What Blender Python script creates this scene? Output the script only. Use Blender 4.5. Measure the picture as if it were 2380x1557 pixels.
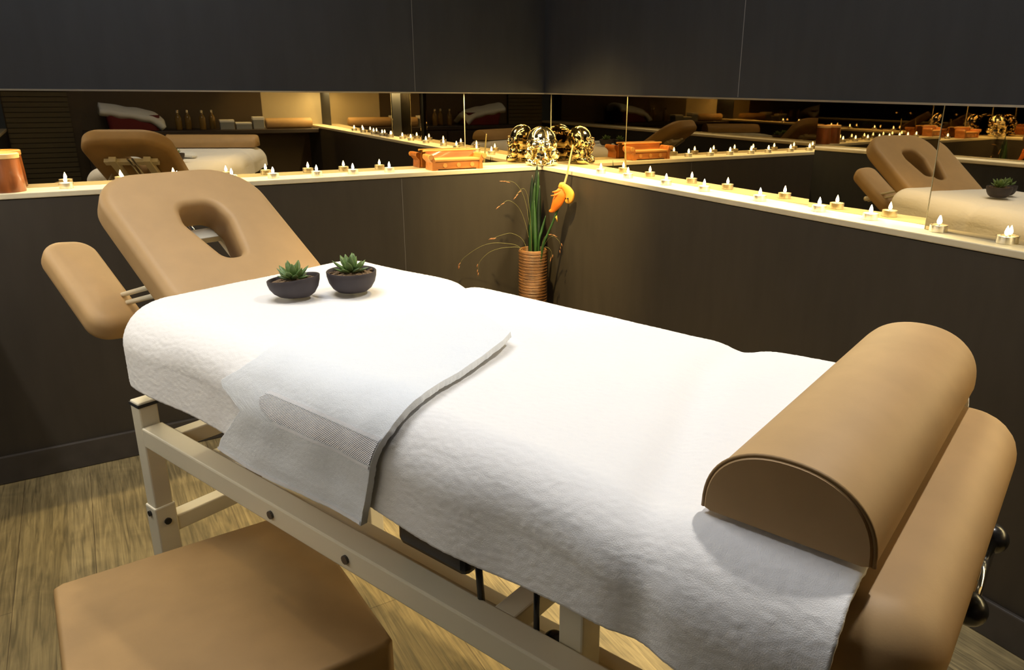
import bpy, bmesh, math, random
import numpy as np
from mathutils import Vector, Matrix, noise

for o in list(bpy.data.objects):
    bpy.data.objects.remove(o)
SC = bpy.context.scene
COL = SC.collection
PI = math.pi
random.seed(7)

# ------------------------------------------------------------------ camera
cam_d = bpy.data.cameras.new('camera')
cam = bpy.data.objects.new('camera', cam_d)
COL.objects.link(cam)
cam_d.sensor_fit = 'HORIZONTAL'
cam_d.sensor_width = 36.0
cam_d.lens = 36.0 * 1710.5 / 2380.0
cam_d.shift_x = -100.7 / 2380.0
cam_d.shift_y = -44.8 / 2380.0
cam_d.clip_start = 0.02
yaw, pitch, roll = math.radians(32.6463), math.radians(17.2611), math.radians(0.7363)
Fv = Vector((math.sin(yaw) * math.cos(pitch), math.cos(yaw) * math.cos(pitch), -math.sin(pitch)))
R0 = Vector((math.cos(yaw), -math.sin(yaw), 0))
U0 = R0.cross(Fv)
Rv = math.cos(roll) * R0 + math.sin(roll) * U0
Uv = -math.sin(roll) * R0 + math.cos(roll) * U0
M = Matrix((Rv, Uv, -Fv)).transposed().to_4x4()
M.translation = Vector((-1.677, -2.735, 1.247))
cam.matrix_world = M
SC.camera = cam

# ------------------------------------------------------------------ view, world, lights
SC.view_settings.view_transform = 'Standard'
SC.view_settings.look = 'None'
SC.view_settings.gamma = 1.0
SC.view_settings.use_curve_mapping = False
SC.view_settings.exposure = 0.0

world = bpy.data.worlds.new('world')
SC.world = world
world.use_nodes = True
world.node_tree.nodes['Background'].inputs[0].default_value = (0.9, 0.95, 1.0, 1)
world.node_tree.nodes['Background'].inputs[1].default_value = 0.02


def lamp(name, kind, loc, energy, color, target=None, **kw):
    d = bpy.data.lights.new(name, kind)
    d.energy = energy
    d.color = color
    for k, v in kw.items():
        setattr(d, k, v)
    o = bpy.data.objects.new(name, d)
    COL.objects.link(o)
    o.location = loc
    if target is not None:
        o.rotation_euler = (Vector(target) - Vector(loc)).to_track_quat('-Z', 'Y').to_euler()
    return o


CEIL = 2.5
WARM = (1.0, 0.72, 0.28)
# downlights set in the ceiling (their housings are built further down at the same places)
SPOTS = [((-0.40, -2.10, CEIL - 0.03), (-0.90, -2.05, 0.8), 85, (1.0, 0.96, 0.90), 76, 0.9),
         ((-0.85, -0.90, CEIL - 0.03), (-0.02, -0.12, 0.38), 430, WARM, 34, 1.0),
         ((-0.30, -3.20, CEIL - 0.03), (-0.20, -3.40, 0.6), 150, WARM, 44, 0.5),
         ((-0.60, -1.12, CEIL - 0.03), (-0.72, -1.12, 0.0), 165, (1.0, 0.74, 0.34), 50, 0.9),
         ((-1.86, -0.95, CEIL - 0.03), (-1.80, -1.05, 0.0), 22, (1.0, 0.76, 0.36), 72, 0.9)]
for loc, tgt, e, c, size, bl in SPOTS:
    lamp('downlight_lamp', 'SPOT', loc, e, c, tgt, spot_size=math.radians(size), spot_blend=bl, shadow_soft_size=0.04)
# square fill lamp added over the head end: neutral, no fixture behind it
lamp('overhead_fill_lamp', 'AREA', (-1.50, -1.20, CEIL - 0.02), 24, (0.94, 0.96, 1.0), (-1.50, -1.20, 0), shape='RECTANGLE', size=0.9, size_y=0.9)
# LED strips under the soffit above each mirror
LED = (1.0, 0.80, 0.42)
lamp('led_strip_lamp', 'AREA', (-0.98, 0.075, 1.212), 13.0, LED, (-0.98, 0.075, 0), shape='RECTANGLE', size=2.0, size_y=0.01)
lamp('led_strip_lamp', 'AREA', (0.075, -1.75, 1.212), 36.0, LED, (0.075, -1.75, 0), shape='RECTANGLE', size=0.01, size_y=3.4)
lamp('led_strip_lamp', 'AREA', (-2.13, -1.10, 1.212), 7.0, (1.0, 0.95, 0.86), (-2.13, -1.10, 0), shape='RECTANGLE', size=0.01, size_y=2.2)


# ------------------------------------------------------------------ materials
def mat(name, base=(0.5, 0.5, 0.5), rough=0.5, metal=0.0, spec=0.5, bump=None, vary=None, emit=None, sheen=0.0, coat=0.0):
    """bump=(scale, strength, distance[, stretch])   vary=(scale, amount[, stretch]) multiplies the base colour."""
    m = bpy.data.materials.new(name)
    m.use_nodes = True
    nt = m.node_tree
    b = nt.nodes['Principled BSDF']
    b.inputs['Base Color'].default_value = (*base, 1)
    b.inputs['Roughness'].default_value = rough
    b.inputs['Metallic'].default_value = metal
    b.inputs['Specular IOR Level'].default_value = spec
    b.inputs['Sheen Weight'].default_value = sheen
    b.inputs['Coat Weight'].default_value = coat
    if emit:
        b.inputs['Emission Color'].default_value = (*emit[0], 1)
        b.inputs['Emission Strength'].default_value = emit[1]
    tc = nt.nodes.new('ShaderNodeTexCoord')

    def tex(scale, stretch):
        mp = nt.nodes.new('ShaderNodeMapping')
        mp.inputs['Scale'].default_value = stretch or (1, 1, 1)
        nt.links.new(tc.outputs['Object'], mp.inputs['Vector'])
        n = nt.nodes.new('ShaderNodeTexNoise')
        n.inputs['Scale'].default_value = scale
        n.inputs['Detail'].default_value = 5
        nt.links.new(mp.outputs[0], n.inputs['Vector'])
        return n
    if vary:
        n = tex(vary[0], vary[2] if len(vary) > 2 else None)
        mr = nt.nodes.new('ShaderNodeMapRange')
        mr.inputs[1].default_value = 0.3
        mr.inputs[2].default_value = 0.7
        mr.inputs[3].default_value = 1 - vary[1]
        mr.inputs[4].default_value = 1 + vary[1]
        nt.links.new(n.outputs[0], mr.inputs[0])
        mx = nt.nodes.new('ShaderNodeVectorMath')
        mx.operation = 'SCALE'
        mx.inputs[0].default_value = base
        nt.links.new(mr.outputs[0], mx.inputs['Scale'])
        nt.links.new(mx.outputs[0], b.inputs['Base Color'])
    if bump:
        n = tex(bump[0], bump[3] if len(bump) > 3 else None)
        bp = nt.nodes.new('ShaderNodeBump')
        bp.inputs['Strength'].default_value = bump[1]
        bp.inputs['Distance'].default_value = bump[2]
        nt.links.new(n.outputs[0], bp.inputs['Height'])
        nt.links.new(bp.outputs[0], b.inputs['Normal'])
    return m


def floor_mat():
    m = bpy.data.materials.new('oak_planks')
    m.use_nodes = True
    nt = m.node_tree
    N = nt.nodes
    L = nt.links
    b = N['Principled BSDF']
    b.inputs['Roughness'].default_value = 0.5
    tc = N.new('ShaderNodeTexCoord')
    mp = N.new('ShaderNodeMapping')
    mp.inputs['Rotation'].default_value = (0, 0, PI / 2)
    L.new(tc.outputs['Object'], mp.inputs['Vector'])
    br = N.new('ShaderNodeTexBrick')
    br.inputs['Scale'].default_value = 1.0
    br.inputs['Brick Width'].default_value = 1.2
    br.inputs['Row Height'].default_value = 0.18
    br.inputs['Mortar Size'].default_value = 0.0010
    br.inputs['Mortar Smooth'].default_value = 0.3
    br.offset = 0.37
    br.inputs['Color1'].default_value = (0.30, 0.235, 0.115, 1)
    br.inputs['Color2'].default_value = (0.235, 0.18, 0.085, 1)
    br.inputs['Mortar'].default_value = (0.11, 0.075, 0.035, 1)
    L.new(mp.outputs[0], br.inputs['Vector'])
    mp2 = N.new('ShaderNodeMapping')
    mp2.inputs['Scale'].default_value = (60, 3.2, 1)
    L.new(tc.outputs['Object'], mp2.inputs['Vector'])
    n1 = N.new('ShaderNodeTexNoise')
    n1.inputs['Scale'].default_value = 1.6
    n1.inputs['Detail'].default_value = 8
    n1.inputs['Distortion'].default_value = 1.2
    L.new(mp2.outputs[0], n1.inputs['Vector'])
    n2 = N.new('ShaderNodeTexNoise')
    n2.inputs['Scale'].default_value = 5
    n2.inputs['Detail'].default_value = 4
    n2.inputs['Distortion'].default_value = 2
    L.new(tc.outputs['Object'], n2.inputs['Vector'])
    r1 = N.new('ShaderNodeMapRange')
    for i, v in ((1, 0.3), (2, 0.72), (3, 0.5), (4, 1.3)):
        r1.inputs[i].default_value = v
    L.new(n1.outputs[0], r1.inputs[0])
    r2 = N.new('ShaderNodeMapRange')
    for i, v in ((1, 0.3), (2, 0.7), (3, 0.78), (4, 1.18)):
        r2.inputs[i].default_value = v
    L.new(n2.outputs[0], r2.inputs[0])
    mu = N.new('ShaderNodeMath')
    mu.operation = 'MULTIPLY'
    L.new(r1.outputs[0], mu.inputs[0])
    L.new(r2.outputs[0], mu.inputs[1])
    vs = N.new('ShaderNodeVectorMath')
    vs.operation = 'SCALE'
    L.new(br.outputs['Color'], vs.inputs[0])
    L.new(mu.outputs[0], vs.inputs['Scale'])
    L.new(vs.outputs[0], b.inputs['Base Color'])
    bp = N.new('ShaderNodeBump')
    bp.inputs['Strength'].default_value = 0.25
    bp.inputs['Distance'].default_value = 0.002
    L.new(n1.outputs[0], bp.inputs['Height'])
    L.new(bp.outputs[0], b.inputs['Normal'])
    return m


def band_mat(name, base, axis='Z', freq=900, strength=0.5, dist=0.002, rough=0.8, vary=0.25):
    """Ribbed material: a wave bump along an axis of the object."""
    m = mat(name, base, rough, vary=(30, vary))
    nt = m.node_tree
    tc = nt.nodes.new('ShaderNodeTexCoord')
    w = nt.nodes.new('ShaderNodeTexWave')
    w.bands_direction = axis
    w.inputs['Scale'].default_value = freq / 20.0
    w.inputs['Distortion'].default_value = 0.6
    nt.links.new(tc.outputs['Object'], w.inputs['Vector'])
    bp = nt.nodes.new('ShaderNodeBump')
    bp.inputs['Strength'].default_value = strength
    bp.inputs['Distance'].default_value = dist
    nt.links.new(w.outputs['Fac'], bp.inputs['Height'])
    nt.links.new(bp.outputs[0], nt.nodes['Principled BSDF'].inputs['Normal'])
    return m


M_ = {}
M_['wall'] = mat('charcoal_wall', (0.0245, 0.0250, 0.0268), 0.55, spec=0.3, vary=(9, 0.10, (3, 3, 0.6)), bump=(260, 0.12, 0.001, (1, 1, 0.1)))
M_['dado'] = mat('brown_charcoal_dado', (0.043, 0.035, 0.026), 0.5, spec=0.35, vary=(9, 0.08, (3, 3, 0.6)), bump=(260, 0.12, 0.001, (1, 1, 0.1)))
M_['seam'] = mat('wall_seam', (0.16, 0.15, 0.14), 0.5)
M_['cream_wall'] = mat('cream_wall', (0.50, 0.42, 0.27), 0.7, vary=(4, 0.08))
M_['ceiling'] = mat('ceiling_paint', (0.22, 0.21, 0.2), 0.8)
M_['floor'] = floor_mat()
M_['base'] = mat('dark_skirting', (0.05, 0.042, 0.036), 0.4, vary=(20, 0.15))
M_['ledge'] = mat('cream_ledge', (0.66, 0.58, 0.40), 0.4, vary=(12, 0.06))
M_['trim'] = mat('steel_trim', (0.55, 0.52, 0.45), 0.35, metal=1.0)
M_['mirror'] = mat('bronze_mirror', (0.46, 0.40, 0.29), 0.012, metal=1.0)
M_['glass_edge'] = mat('glass_edge', (0.40, 0.36, 0.22), 0.25, spec=0.6)
M_['leather'] = mat('beige_faux_leather', (0.43, 0.272, 0.122), 0.55, spec=0.35, vary=(14, 0.06), bump=(380, 0.12, 0.0006))
M_['leather_dark'] = mat('brown_faux_leather', (0.275, 0.165, 0.062), 0.55, spec=0.35, vary=(10, 0.12), bump=(380, 0.12, 0.0006))
M_['towel'] = mat('white_terry', (0.83, 0.815, 0.80), 0.95, spec=0.1, bump=(900, 0.32, 0.002), sheen=0.3)
M_['towel2'] = mat('white_hand_terry', (0.75, 0.775, 0.80), 0.95, spec=0.1, bump=(800, 0.35, 0.002), sheen=0.3)
M_['weave'] = band_mat('woven_border', (0.76, 0.76, 0.77), 'DIAGONAL', 3600, 0.8, 0.0015, 0.8, 0.05)
M_['hem'] = mat('towel_hem', (0.82, 0.82, 0.84), 0.9, spec=0.1, bump=(300, 0.3, 0.001))
M_['ivory'] = mat('ivory_painted_steel', (0.74, 0.68, 0.52), 0.32, spec=0.5)
M_['chrome'] = mat('chrome', (0.8, 0.8, 0.78), 0.12, metal=1.0)
M_['black'] = mat('black_plastic', (0.012, 0.012, 0.013), 0.25)
M_['blackcap'] = mat('black_rubber', (0.02, 0.02, 0.02), 0.6)
M_['bolt'] = mat('dark_bolt', (0.10, 0.09, 0.08), 0.4, metal=0.6)
M_['gold'] = mat('gold', (0.93, 0.80, 0.47), 0.09, metal=1.0)
M_['wood'] = mat('orange_wood', (0.48, 0.165, 0.03), 0.4, vary=(8, 0.3, (1, 6, 6)), coat=0.3)
M_['wood_light'] = mat('pale_orange_wood', (0.60, 0.29, 0.07), 0.4, vary=(8, 0.2, (1, 6, 6)))
M_['jar'] = mat('red_brown_wood', (0.28, 0.08, 0.018), 0.35, vary=(10, 0.45, (4, 4, 0.7)), coat=0.4)
M_['jar_rim'] = mat('pale_wood_rim', (0.80, 0.50, 0.20), 0.45)
M_['bowl'] = mat('dark_clay', (0.035, 0.026, 0.028), 0.65, vary=(40, 0.2))
M_['soil'] = mat('pebbly_soil', (0.16, 0.10, 0.05), 0.9, vary=(90, 0.7), bump=(120, 1, 0.006))
M_['succ'] = mat('succulent_green', (0.12, 0.20, 0.055), 0.45, vary=(40, 0.35))
M_['succ_tip'] = mat('succulent_blue_green', (0.15, 0.23, 0.10), 0.45, vary=(40, 0.3))
M_['leaf'] = mat('strap_leaf', (0.018, 0.055, 0.012), 0.4, vary=(12, 0.5, (6, 6, 0.6)))
M_['leaf_dark'] = mat('dark_strap_leaf', (0.006, 0.016, 0.007), 0.4)
M_['stem'] = mat('pale_stem', (0.42, 0.36, 0.16), 0.6)
M_['grass'] = mat('yellow_green_grass', (0.17, 0.16, 0.05), 0.6)
M_['seed'] = mat('rusty_seed', (0.30, 0.13, 0.05), 0.6)
M_['orange'] = mat('orange_petal', (0.72, 0.17, 0.012), 0.5)
M_['yellow'] = mat('yellow_petal', (0.72, 0.34, 0.04), 0.5)
M_['wicker'] = band_mat('rattan_coil', (0.17, 0.072, 0.02), 'Z', 1500, 0.6, 0.003, 0.45, 0.3)
M_['wax'] = mat('white_wax', (0.9, 0.86, 0.74), 0.5)
M_['alu'] = mat('aluminium_cup', (0.85, 0.82, 0.74), 0.3, metal=1.0)
M_['flame'] = mat('flame', (1, 0.8, 0.5), 0.5, emit=((1.0, 0.78, 0.45), 30))
M_['wick'] = mat('wick', (0.05, 0.03, 0.02), 0.8)
M_['dark_wood'] = mat('dark_cabinet', (0.03, 0.02, 0.017), 0.4, vary=(6, 0.3, (1, 1, 8)))
M_['red'] = mat('dark_red_fabric', (0.14, 0.012, 0.012), 0.8)
M_['blind'] = mat('olive_blind', (0.10, 0.075, 0.03), 0.6)
M_['glass_b'] = mat('amber_glass', (0.20, 0.12, 0.03), 0.15)
M_['grey_box'] = mat('grey_card', (0.25, 0.26, 0.27), 0.7)
M_['white'] = mat('white_plastic', (0.75, 0.75, 0.75), 0.4)
M_['lens'] = mat('downlight_lens', (1, 1, 1), 0.4, emit=((1.0, 0.85, 0.6), 6))


# ------------------------------------------------------------------ mesh helpers
class MB:
    def __init__(self):
        self.v, self.f, self.mi = [], [], []

    def add(self, verts, faces, mi=0):
        o = len(self.v)
        self.v += [tuple(p) for p in verts]
        self.f += [tuple(i + o for i in f) for f in faces]
        self.mi += [mi] * len(faces)
        return self

    def box(self, lo, hi, mi=0, X=None):
        (a, b, c), (d, e, f) = lo, hi
        v = [(a, b, c), (d, b, c), (d, e, c), (a, e, c), (a, b, f), (d, b, f), (d, e, f), (a, e, f)]
        if X is not None:
            v = [X @ Vector(p) for p in v]
        return self.add(v, [(3, 2, 1, 0), (4, 5, 6, 7), (0, 1, 5, 4), (1, 2, 6, 5), (2, 3, 7, 6), (3, 0, 4, 7)], mi)

    def rings(self, rings, mi=0, closed=False, cap=True):
        n = len(rings[0])
        vs = [p for r in rings for p in r]
        fs = []
        m = len(rings)
        for i in range(m if closed else m - 1):
            j = (i + 1) % m
            for k in range(n):
                l = (k + 1) % n
                fs.append((i * n + k, i * n + l, j * n + l, j * n + k))
        if cap and not closed:
            fs.append(tuple(reversed(range(n))))
            fs.append(tuple((m - 1) * n + k for k in range(n)))
        return self.add(vs, fs, mi)

    def lathe(self, prof, n=32, c=(0, 0, 0), mi=0, cap=True):
        c = Vector(c)
        rings = [[c + Vector((r * math.cos(2 * PI * k / n), r * math.sin(2 * PI * k / n), z)) for k in range(n)] for r, z in prof]
        return self.rings(rings, mi, cap=cap)

    def tube(self, pts, rad, n=10, mi=0):
        pts = [Vector(p) for p in pts]
        if not hasattr(rad, '__len__'):
            rad = [rad] * len(pts)
        rings = []
        t0 = (pts[1] - pts[0]).normalized()
        nrm = t0.orthogonal().normalized()
        for i, p in enumerate(pts):
            t = (pts[min(i + 1, len(pts) - 1)] - pts[max(i - 1, 0)]).normalized()
            nrm = (nrm - t * nrm.dot(t)).normalized()
            bn = t.cross(nrm)
            rings.append([p + rad[i] * (math.cos(2 * PI * k / n) * nrm + math.sin(2 * PI * k / n) * bn) for k in range(n)])
        return self.rings(rings, mi)

    def sphere(self, c, r, nu=20, nv=12, mi=0, X=None):
        if not hasattr(r, '__len__'):
            r = (r, r, r)
        rings = []
        for i in range(1, nv):
            a = PI * i / nv
            ring = []
            for k in range(nu):
                p = Vector((r[0] * math.sin(a) * math.cos(2 * PI * k / nu), r[1] * math.sin(a) * math.sin(2 * PI * k / nu), -r[2] * math.cos(a)))
                if X is not None:
                    p = X @ p
                ring.append(p + Vector(c))
            rings.append(ring)
        return self.rings(rings, mi)

    def build(self, name, mats, parent=None, smooth=False, bevel=0.0, subsurf=0, angle=None):
        me = bpy.data.meshes.new(name)
        me.from_pydata(self.v, [], self.f)
        if not isinstance(mats, (list, tuple)):
            mats = [mats]
        for m in mats:
            me.materials.append(m)
        if len(mats) > 1:
            me.polygons.foreach_set('material_index', self.mi)
        bm = bmesh.new()
        bm.from_mesh(me)
        bmesh.ops.recalc_face_normals(bm, faces=bm.faces)
        bm.to_mesh(me)
        bm.free()
        if smooth:
            me.polygons.foreach_set('use_smooth', [True] * len(me.polygons))
        o = bpy.data.objects.new(name, me)
        COL.objects.link(o)
        if angle is not None:
            me.set_sharp_from_angle(angle=math.radians(angle))
        if bevel:
            bv = o.modifiers.new('bevel', 'BEVEL')
            bv.width = bevel
            bv.segments = 2
            bv.limit_method = 'ANGLE'
        if subsurf:
            ss = o.modifiers.new('subsurf', 'SUBSURF')
            ss.levels = ss.render_levels = subsurf
        if parent is not None:
            o.parent = parent
        return o


def tag(o, label=None, cat=None, group=None, kind=None):
    if label:
        o['label'] = label
    if cat:
        o['category'] = cat
    if group:
        o['group'] = group
    if kind:
        o['kind'] = kind
    return o


def empty(name, loc=(0, 0, 0), label=None, cat=None, group=None, rz=0.0):
    o = bpy.data.objects.new(name, None)
    o.empty_display_size = 0.05
    COL.objects.link(o)
    o.location = loc
    o.rotation_euler = (0, 0, rz)
    return tag(o, label, cat, group)


def copy_thing(root, loc, rz=0.0, label=None, scale=None):
    c = root.copy()
    COL.objects.link(c)
    c.location = loc
    c.rotation_euler = (0, 0, rz)
    if scale:
        c.scale = scale
    if label:
        c['label'] = label
    for ch in list(root.children):
        d = ch.copy()
        COL.objects.link(d)
        d.parent = c
        for g in list(ch.children):
            e = g.copy()
            COL.objects.link(e)
            e.parent = d
    return c


def round_poly(pts, rad, n=8):
    """Rounded 2-D polygon (list of xy)."""
    out = []
    m = len(pts)
    for i in range(m):
        p = Vector(pts[i]).to_2d()
        a = (Vector(pts[i - 1]).to_2d() - p)
        b = (Vector(pts[(i + 1) % m]).to_2d() - p)
        r = rad[i] if hasattr(rad, '__len__') else rad
        an, bn = a.normalized(), b.normalized()
        half = math.acos(max(-1, min(1, an.dot(bn)))) / 2
        d = min(r / math.tan(half), a.length * 0.499, b.length * 0.499)
        r = d * math.tan(half)
        c = p + (an + bn).normalized() * (r / math.sin(half))
        s, e = p + an * d, p + bn * d
        a0 = math.atan2(s.y - c.y, s.x - c.x)
        a1 = math.atan2(e.y - c.y, e.x - c.x)
        da = (a1 - a0 + PI) % (2 * PI) - PI
        for k in range(n + 1):
            t = a0 + da * k / n
            out.append((c.x + r * math.cos(t), c.y + r * math.sin(t)))
    return out


def resample(poly, n, start=None):
    P = np.array(poly + [poly[0]])
    seg = np.linalg.norm(np.diff(P, axis=0), axis=1)
    cum = np.concatenate([[0], np.cumsum(seg)])
    t = np.linspace(0, cum[-1], n, endpoint=False)
    x = np.interp(t, cum, P[:, 0])
    y = np.interp(t, cum, P[:, 1])
    return [(a, b) for a, b in zip(x, y)]


def inset(poly, d):
    """Move a closed (roughly convex, CCW) outline inward by d."""
    n = len(poly)
    out = []
    for i in range(n):
        a, b = poly[i - 1], poly[(i + 1) % n]
        tx, ty = b[0] - a[0], b[1] - a[1]
        l = math.hypot(tx, ty) or 1
        out.append((poly[i][0] - ty / l * d, poly[i][1] + tx / l * d))
    return out


def pad_mesh(outline, thick, r, hole=None, crown=0.0, X=None, rh=None):
    """A cushion: rounded rim of radius r, optional hole outline with the same number of points. Top at z=0, bottom at -thick."""
    X = X or Matrix.Identity(4)
    N = len(outline)
    prof = []
    for k in range(7):                                      # bottom edge then top edge
        a = PI / 2 * k / 6
        prof.append((r * (1 - math.sin(a)), -thick + r * (1 - math.cos(a))))
    for k in range(9):
        a = PI / 2 * k / 8
        prof.append((r * (1 - math.cos(a)), -r + r * math.sin(a)))
    mb = MB()
    rings = []
    for d, z in prof:
        rings.append([X @ Vector((x, y, z)) for x, y in inset(outline, d)])
    inner = inset(outline, r)
    cx = sum(p[0] for p in inner) / N
    cy = sum(p[1] for p in inner) / N
    if hole is None:
        for s in (0.8, 0.55, 0.3, 0.08):
            rings.append([X @ Vector((cx + (x - cx) * s, cy + (y - cy) * s, crown * (1 - s * s))) for x, y in inner])
        mb.rings(rings)
    else:
        rh = rh or r
        def outset(d):
            return inset(hole, -d)
        ho = outset(rh)
        for s in (0.33, 0.66):
            rings.append([X @ Vector((a[0] + (b[0] - a[0]) * s, a[1] + (b[1] - a[1]) * s, 0)) for a, b in zip(inner, ho)])
        for k in range(9):
            a = PI / 2 * k / 8
            rings.append([X @ Vector((x, y, -rh * (1 - math.cos(a)))) for x, y in outset(rh * (1 - math.sin(a)))])
        rings.append([X @ Vector((x, y, -thick)) for x, y in hole])
        mb.rings(rings, closed=True, cap=False)
    return mb


# ------------------------------------------------------------------ the room
ZL, ZT, D, S = 0.924, 1.2206, 0.11, 0.02      # ledge top, upper-wall edge, mirror depth, upper-wall setback
XW, YS = -2.07, -3.55                         # left wall and front wall


def struct(name, mb, mats, **kw):
    o = mb.build(name, mats, **kw)
    o['kind'] = 'structure'
    return o


struct('floor', MB().box((XW - 0.1, YS - 0.1, -0.05), (0.16, 0.16, 0.0)), M_['floor'])
struct('ceiling', MB().box((XW - 0.1, YS - 0.1, CEIL), (0.16, 0.16, CEIL + 0.05)), M_['ceiling'])

# back wall: dado below the ledge, mirror recess, upper panelling
mb = MB().box((XW, 0.0, 0), (0.16, 0.16, ZL - 0.02), 2).box((XW, D + 0.006, ZL - 0.02), (0.16, 0.16, ZT)).box((XW, S, ZT), (0.16, 0.16, CEIL))
mb.box((-0.6378, -0.0006, 0.1), (-0.6362, 0.001, ZL - 0.022), 1).box((-0.5588, S - 0.0006, ZT + 0.004), (-0.5572, S + 0.001, CEIL), 1)
struct('wall_back', mb, [M_['wall'], M_['seam'], M_['dado']])
mb = MB().box((0.0, YS, 0), (0.16, 0.0, ZL - 0.02), 2).box((D + 0.006, YS, ZL - 0.02), (0.16, D + 0.006, ZT)).box((S, YS, ZT), (0.16, S, CEIL))
mb.box((S - 0.0006, -1.0868, ZT + 0.004), (S + 0.001, -1.0842, CEIL), 1)
struct('wall_right', mb, [M_['wall'], M_['seam'], M_['dado']])
# left wall with the same mirror band
mb = MB().box((XW - 0.12, YS, 0), (XW, 0.16, ZL - 0.02)).box((XW - 0.12, YS, ZL - 0.02), (XW - D - 0.006, 0.16, ZT)).box((XW - 0.12, YS, ZT), (XW - S, 0.16, CEIL))
struct('wall_left', mb, [M_['wall']])
# front wall behind the viewer: brown dado, counter, cream above with shade painted brown
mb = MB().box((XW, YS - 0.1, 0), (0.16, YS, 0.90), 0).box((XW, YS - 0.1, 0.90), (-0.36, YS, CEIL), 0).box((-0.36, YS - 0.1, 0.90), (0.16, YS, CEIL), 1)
struct('wall_front', mb, [mat('brown_dado_and_shade', (0.07, 0.045, 0.02), 0.5), M_['cream_wall']])

for nm, lo, hi in (('baseboard_back', (XW, -0.014, 0), (0.0, 0.0, 0.095)), ('baseboard_right', (-0.014, YS, 0), (0.0, -0.014, 0.095))):
    struct(nm, MB().box(lo, hi), M_['base'], bevel=0.004)
struct('trim_1', MB().box((XW, S - 0.004, ZT - 0.003), (S - 0.004, S + 0.004, ZT + 0.002)), M_['trim'])
struct('trim_2', MB().box((S - 0.004, YS, ZT - 0.003), (S + 0.004, S - 0.004, ZT + 0.002)), M_['trim'])

# candle ledges
lg = MB().box((XW, -0.004, ZL - 0.018), (D + 0.004, D + 0.004, ZL)).build('ledge', M_['ledge'], bevel=0.003)
tag(lg, 'narrow cream ledge under the mirror on the back wall', 'ledge', 'cream ledges under the mirrors')
lg2 = MB().box((-0.004, YS, ZL - 0.018), (D + 0.004, -0.004, ZL)).build('ledge', M_['ledge'], bevel=0.003)
tag(lg2, 'narrow cream ledge running along the right wall under a long row of candles', 'ledge', 'cream ledges under the mirrors')
lg3 = MB().box((XW - D, YS, ZL - 0.018), (XW + 0.004, -0.006, ZL)).build('ledge', M_['ledge'], bevel=0.003)
tag(lg3, 'narrow cream ledge on the left wall, seen only in the mirror', 'ledge', 'cream ledges under the mirrors')

# mirror panels (bronze glass, 5 mm, with pale polished edges)


def mirror(axis, a, b, label, wall, z0=ZL + 0.0005, z1=ZT - 0.0005, turn=0.0, edges=True):
    e = 0.0022
    if axis == 'x':
        lo, hi = (a + 0.0004, wall, z0), (b - 0.0004, wall + 0.005, z1)
    else:
        lo, hi = (wall, a + 0.0004, z0), (wall + 0.005, b - 0.0004, z1)
    c = Vector(((lo[0] + hi[0]) / 2, (lo[1] + hi[1]) / 2, z0))
    r = empty('mirror_panel', c, label, 'mirror', 'bronze mirror panels', turn)
    lo2, hi2 = Vector(lo) - c, Vector(hi) - c
    MB().box(lo2, hi2).build('mirror_glass', M_['mirror'], r)
    if not edges:
        return r
    if axis == 'x':
        for x0, x1 in ((lo2.x - 0.0004, lo2.x + e * .5), (hi2.x - e * .5, hi2.x + 0.0004)):
            MB().box((x0, lo2.y - 0.0012, lo2.z), (x1, lo2.y, hi2.z)).build('glass_edge', M_['glass_edge'], r)
    else:
        s = -0.0012 if wall > 0 else 0.005
        for y0, y1 in ((lo2.y - 0.0004, lo2.y + e * .5), (hi2.y - e * .5, hi2.y + 0.0004)):
            MB().box((lo2.x + s, y0, lo2.z), (lo2.x + s + 0.0012, y1, hi2.z)).build('glass_edge', M_['glass_edge'], r)
    return r


T1, T2 = 0.072, 0.040                          # the two right panels are glued slightly out of true
mirror('x', XW, -0.311, 'long bronze mirror panel behind the raised headrest on the back wall', D)
mirror('x', -0.311, D, 'short bronze mirror panel on the back wall behind the gold figurine', D)
mirror('y', -1.330, D, 'long bronze mirror panel on the right wall, starting at the room corner', D, edges=False)
mirror('y', -1.711, -1.330, 'narrow bronze mirror panel on the right wall, left of the bright seam', D - 0.008, turn=T1, edges=False)
mirror('y', YS, -1.711, 'bronze mirror panel at the right end of the right wall, past the bright seam', D - 0.02, turn=T2)
mirror('y', YS, 0.0, 'bronze mirror panel on the left wall, seen only in other mirrors', XW - D)

# ------------------------------------------------------------------ massage table, in its own frame: x across (far side +), y towards the foot (-) ...
BETA = math.radians(20.4)
BX = Matrix(((math.cos(BETA), math.sin(BETA), 0, -1.17), (math.sin(BETA), -math.cos(BETA), 0, -1.70), (0, 0, 1, 0), (0, 0, 0, 1)))
# right-handed frame of the Empty: local x = across (u), local y = -v (towards the head), z up
table = empty('massage_table', (-1.17, -1.70, 0), 'ivory steel-framed massage table with beige pads under a big white towel', 'massage table', rz=BETA)


def L(u, v, z):
    return Vector((u, -v, z))


def lbox(mb, u0, u1, v0, v1, z0, z1, mi=0):
    return mb.box((u0, -v1, z0), (u1, -v0, z1), mi)


# mattress: three padded sections
SEC = [(-0.645, -0.262), (-0.258, 0.36), (0.365, 0.757)]
for i, (v0, v1) in enumerate(SEC):
    r = [0.07, 0.07, 0.062, 0.062] if i == 0 else [0.062] * 4
    w, wn = (0.28, 0.292) if i == 2 else (0.258, 0.258)
    pts = [(w, -v0), (-wn, -v0), (-wn, -v1), (w, -v1)]
    rr = [r[0], r[1], r[2], r[3]]
    ol = resample(round_poly(pts, rr), 120)
    zt = 0.838 if i == 2 else 0.836
    pad_mesh(ol, 0.105, 0.05, X=Matrix.Translation((0, 0, zt))).build('mattress_pad', M_['leather'], table, smooth=True)

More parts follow.
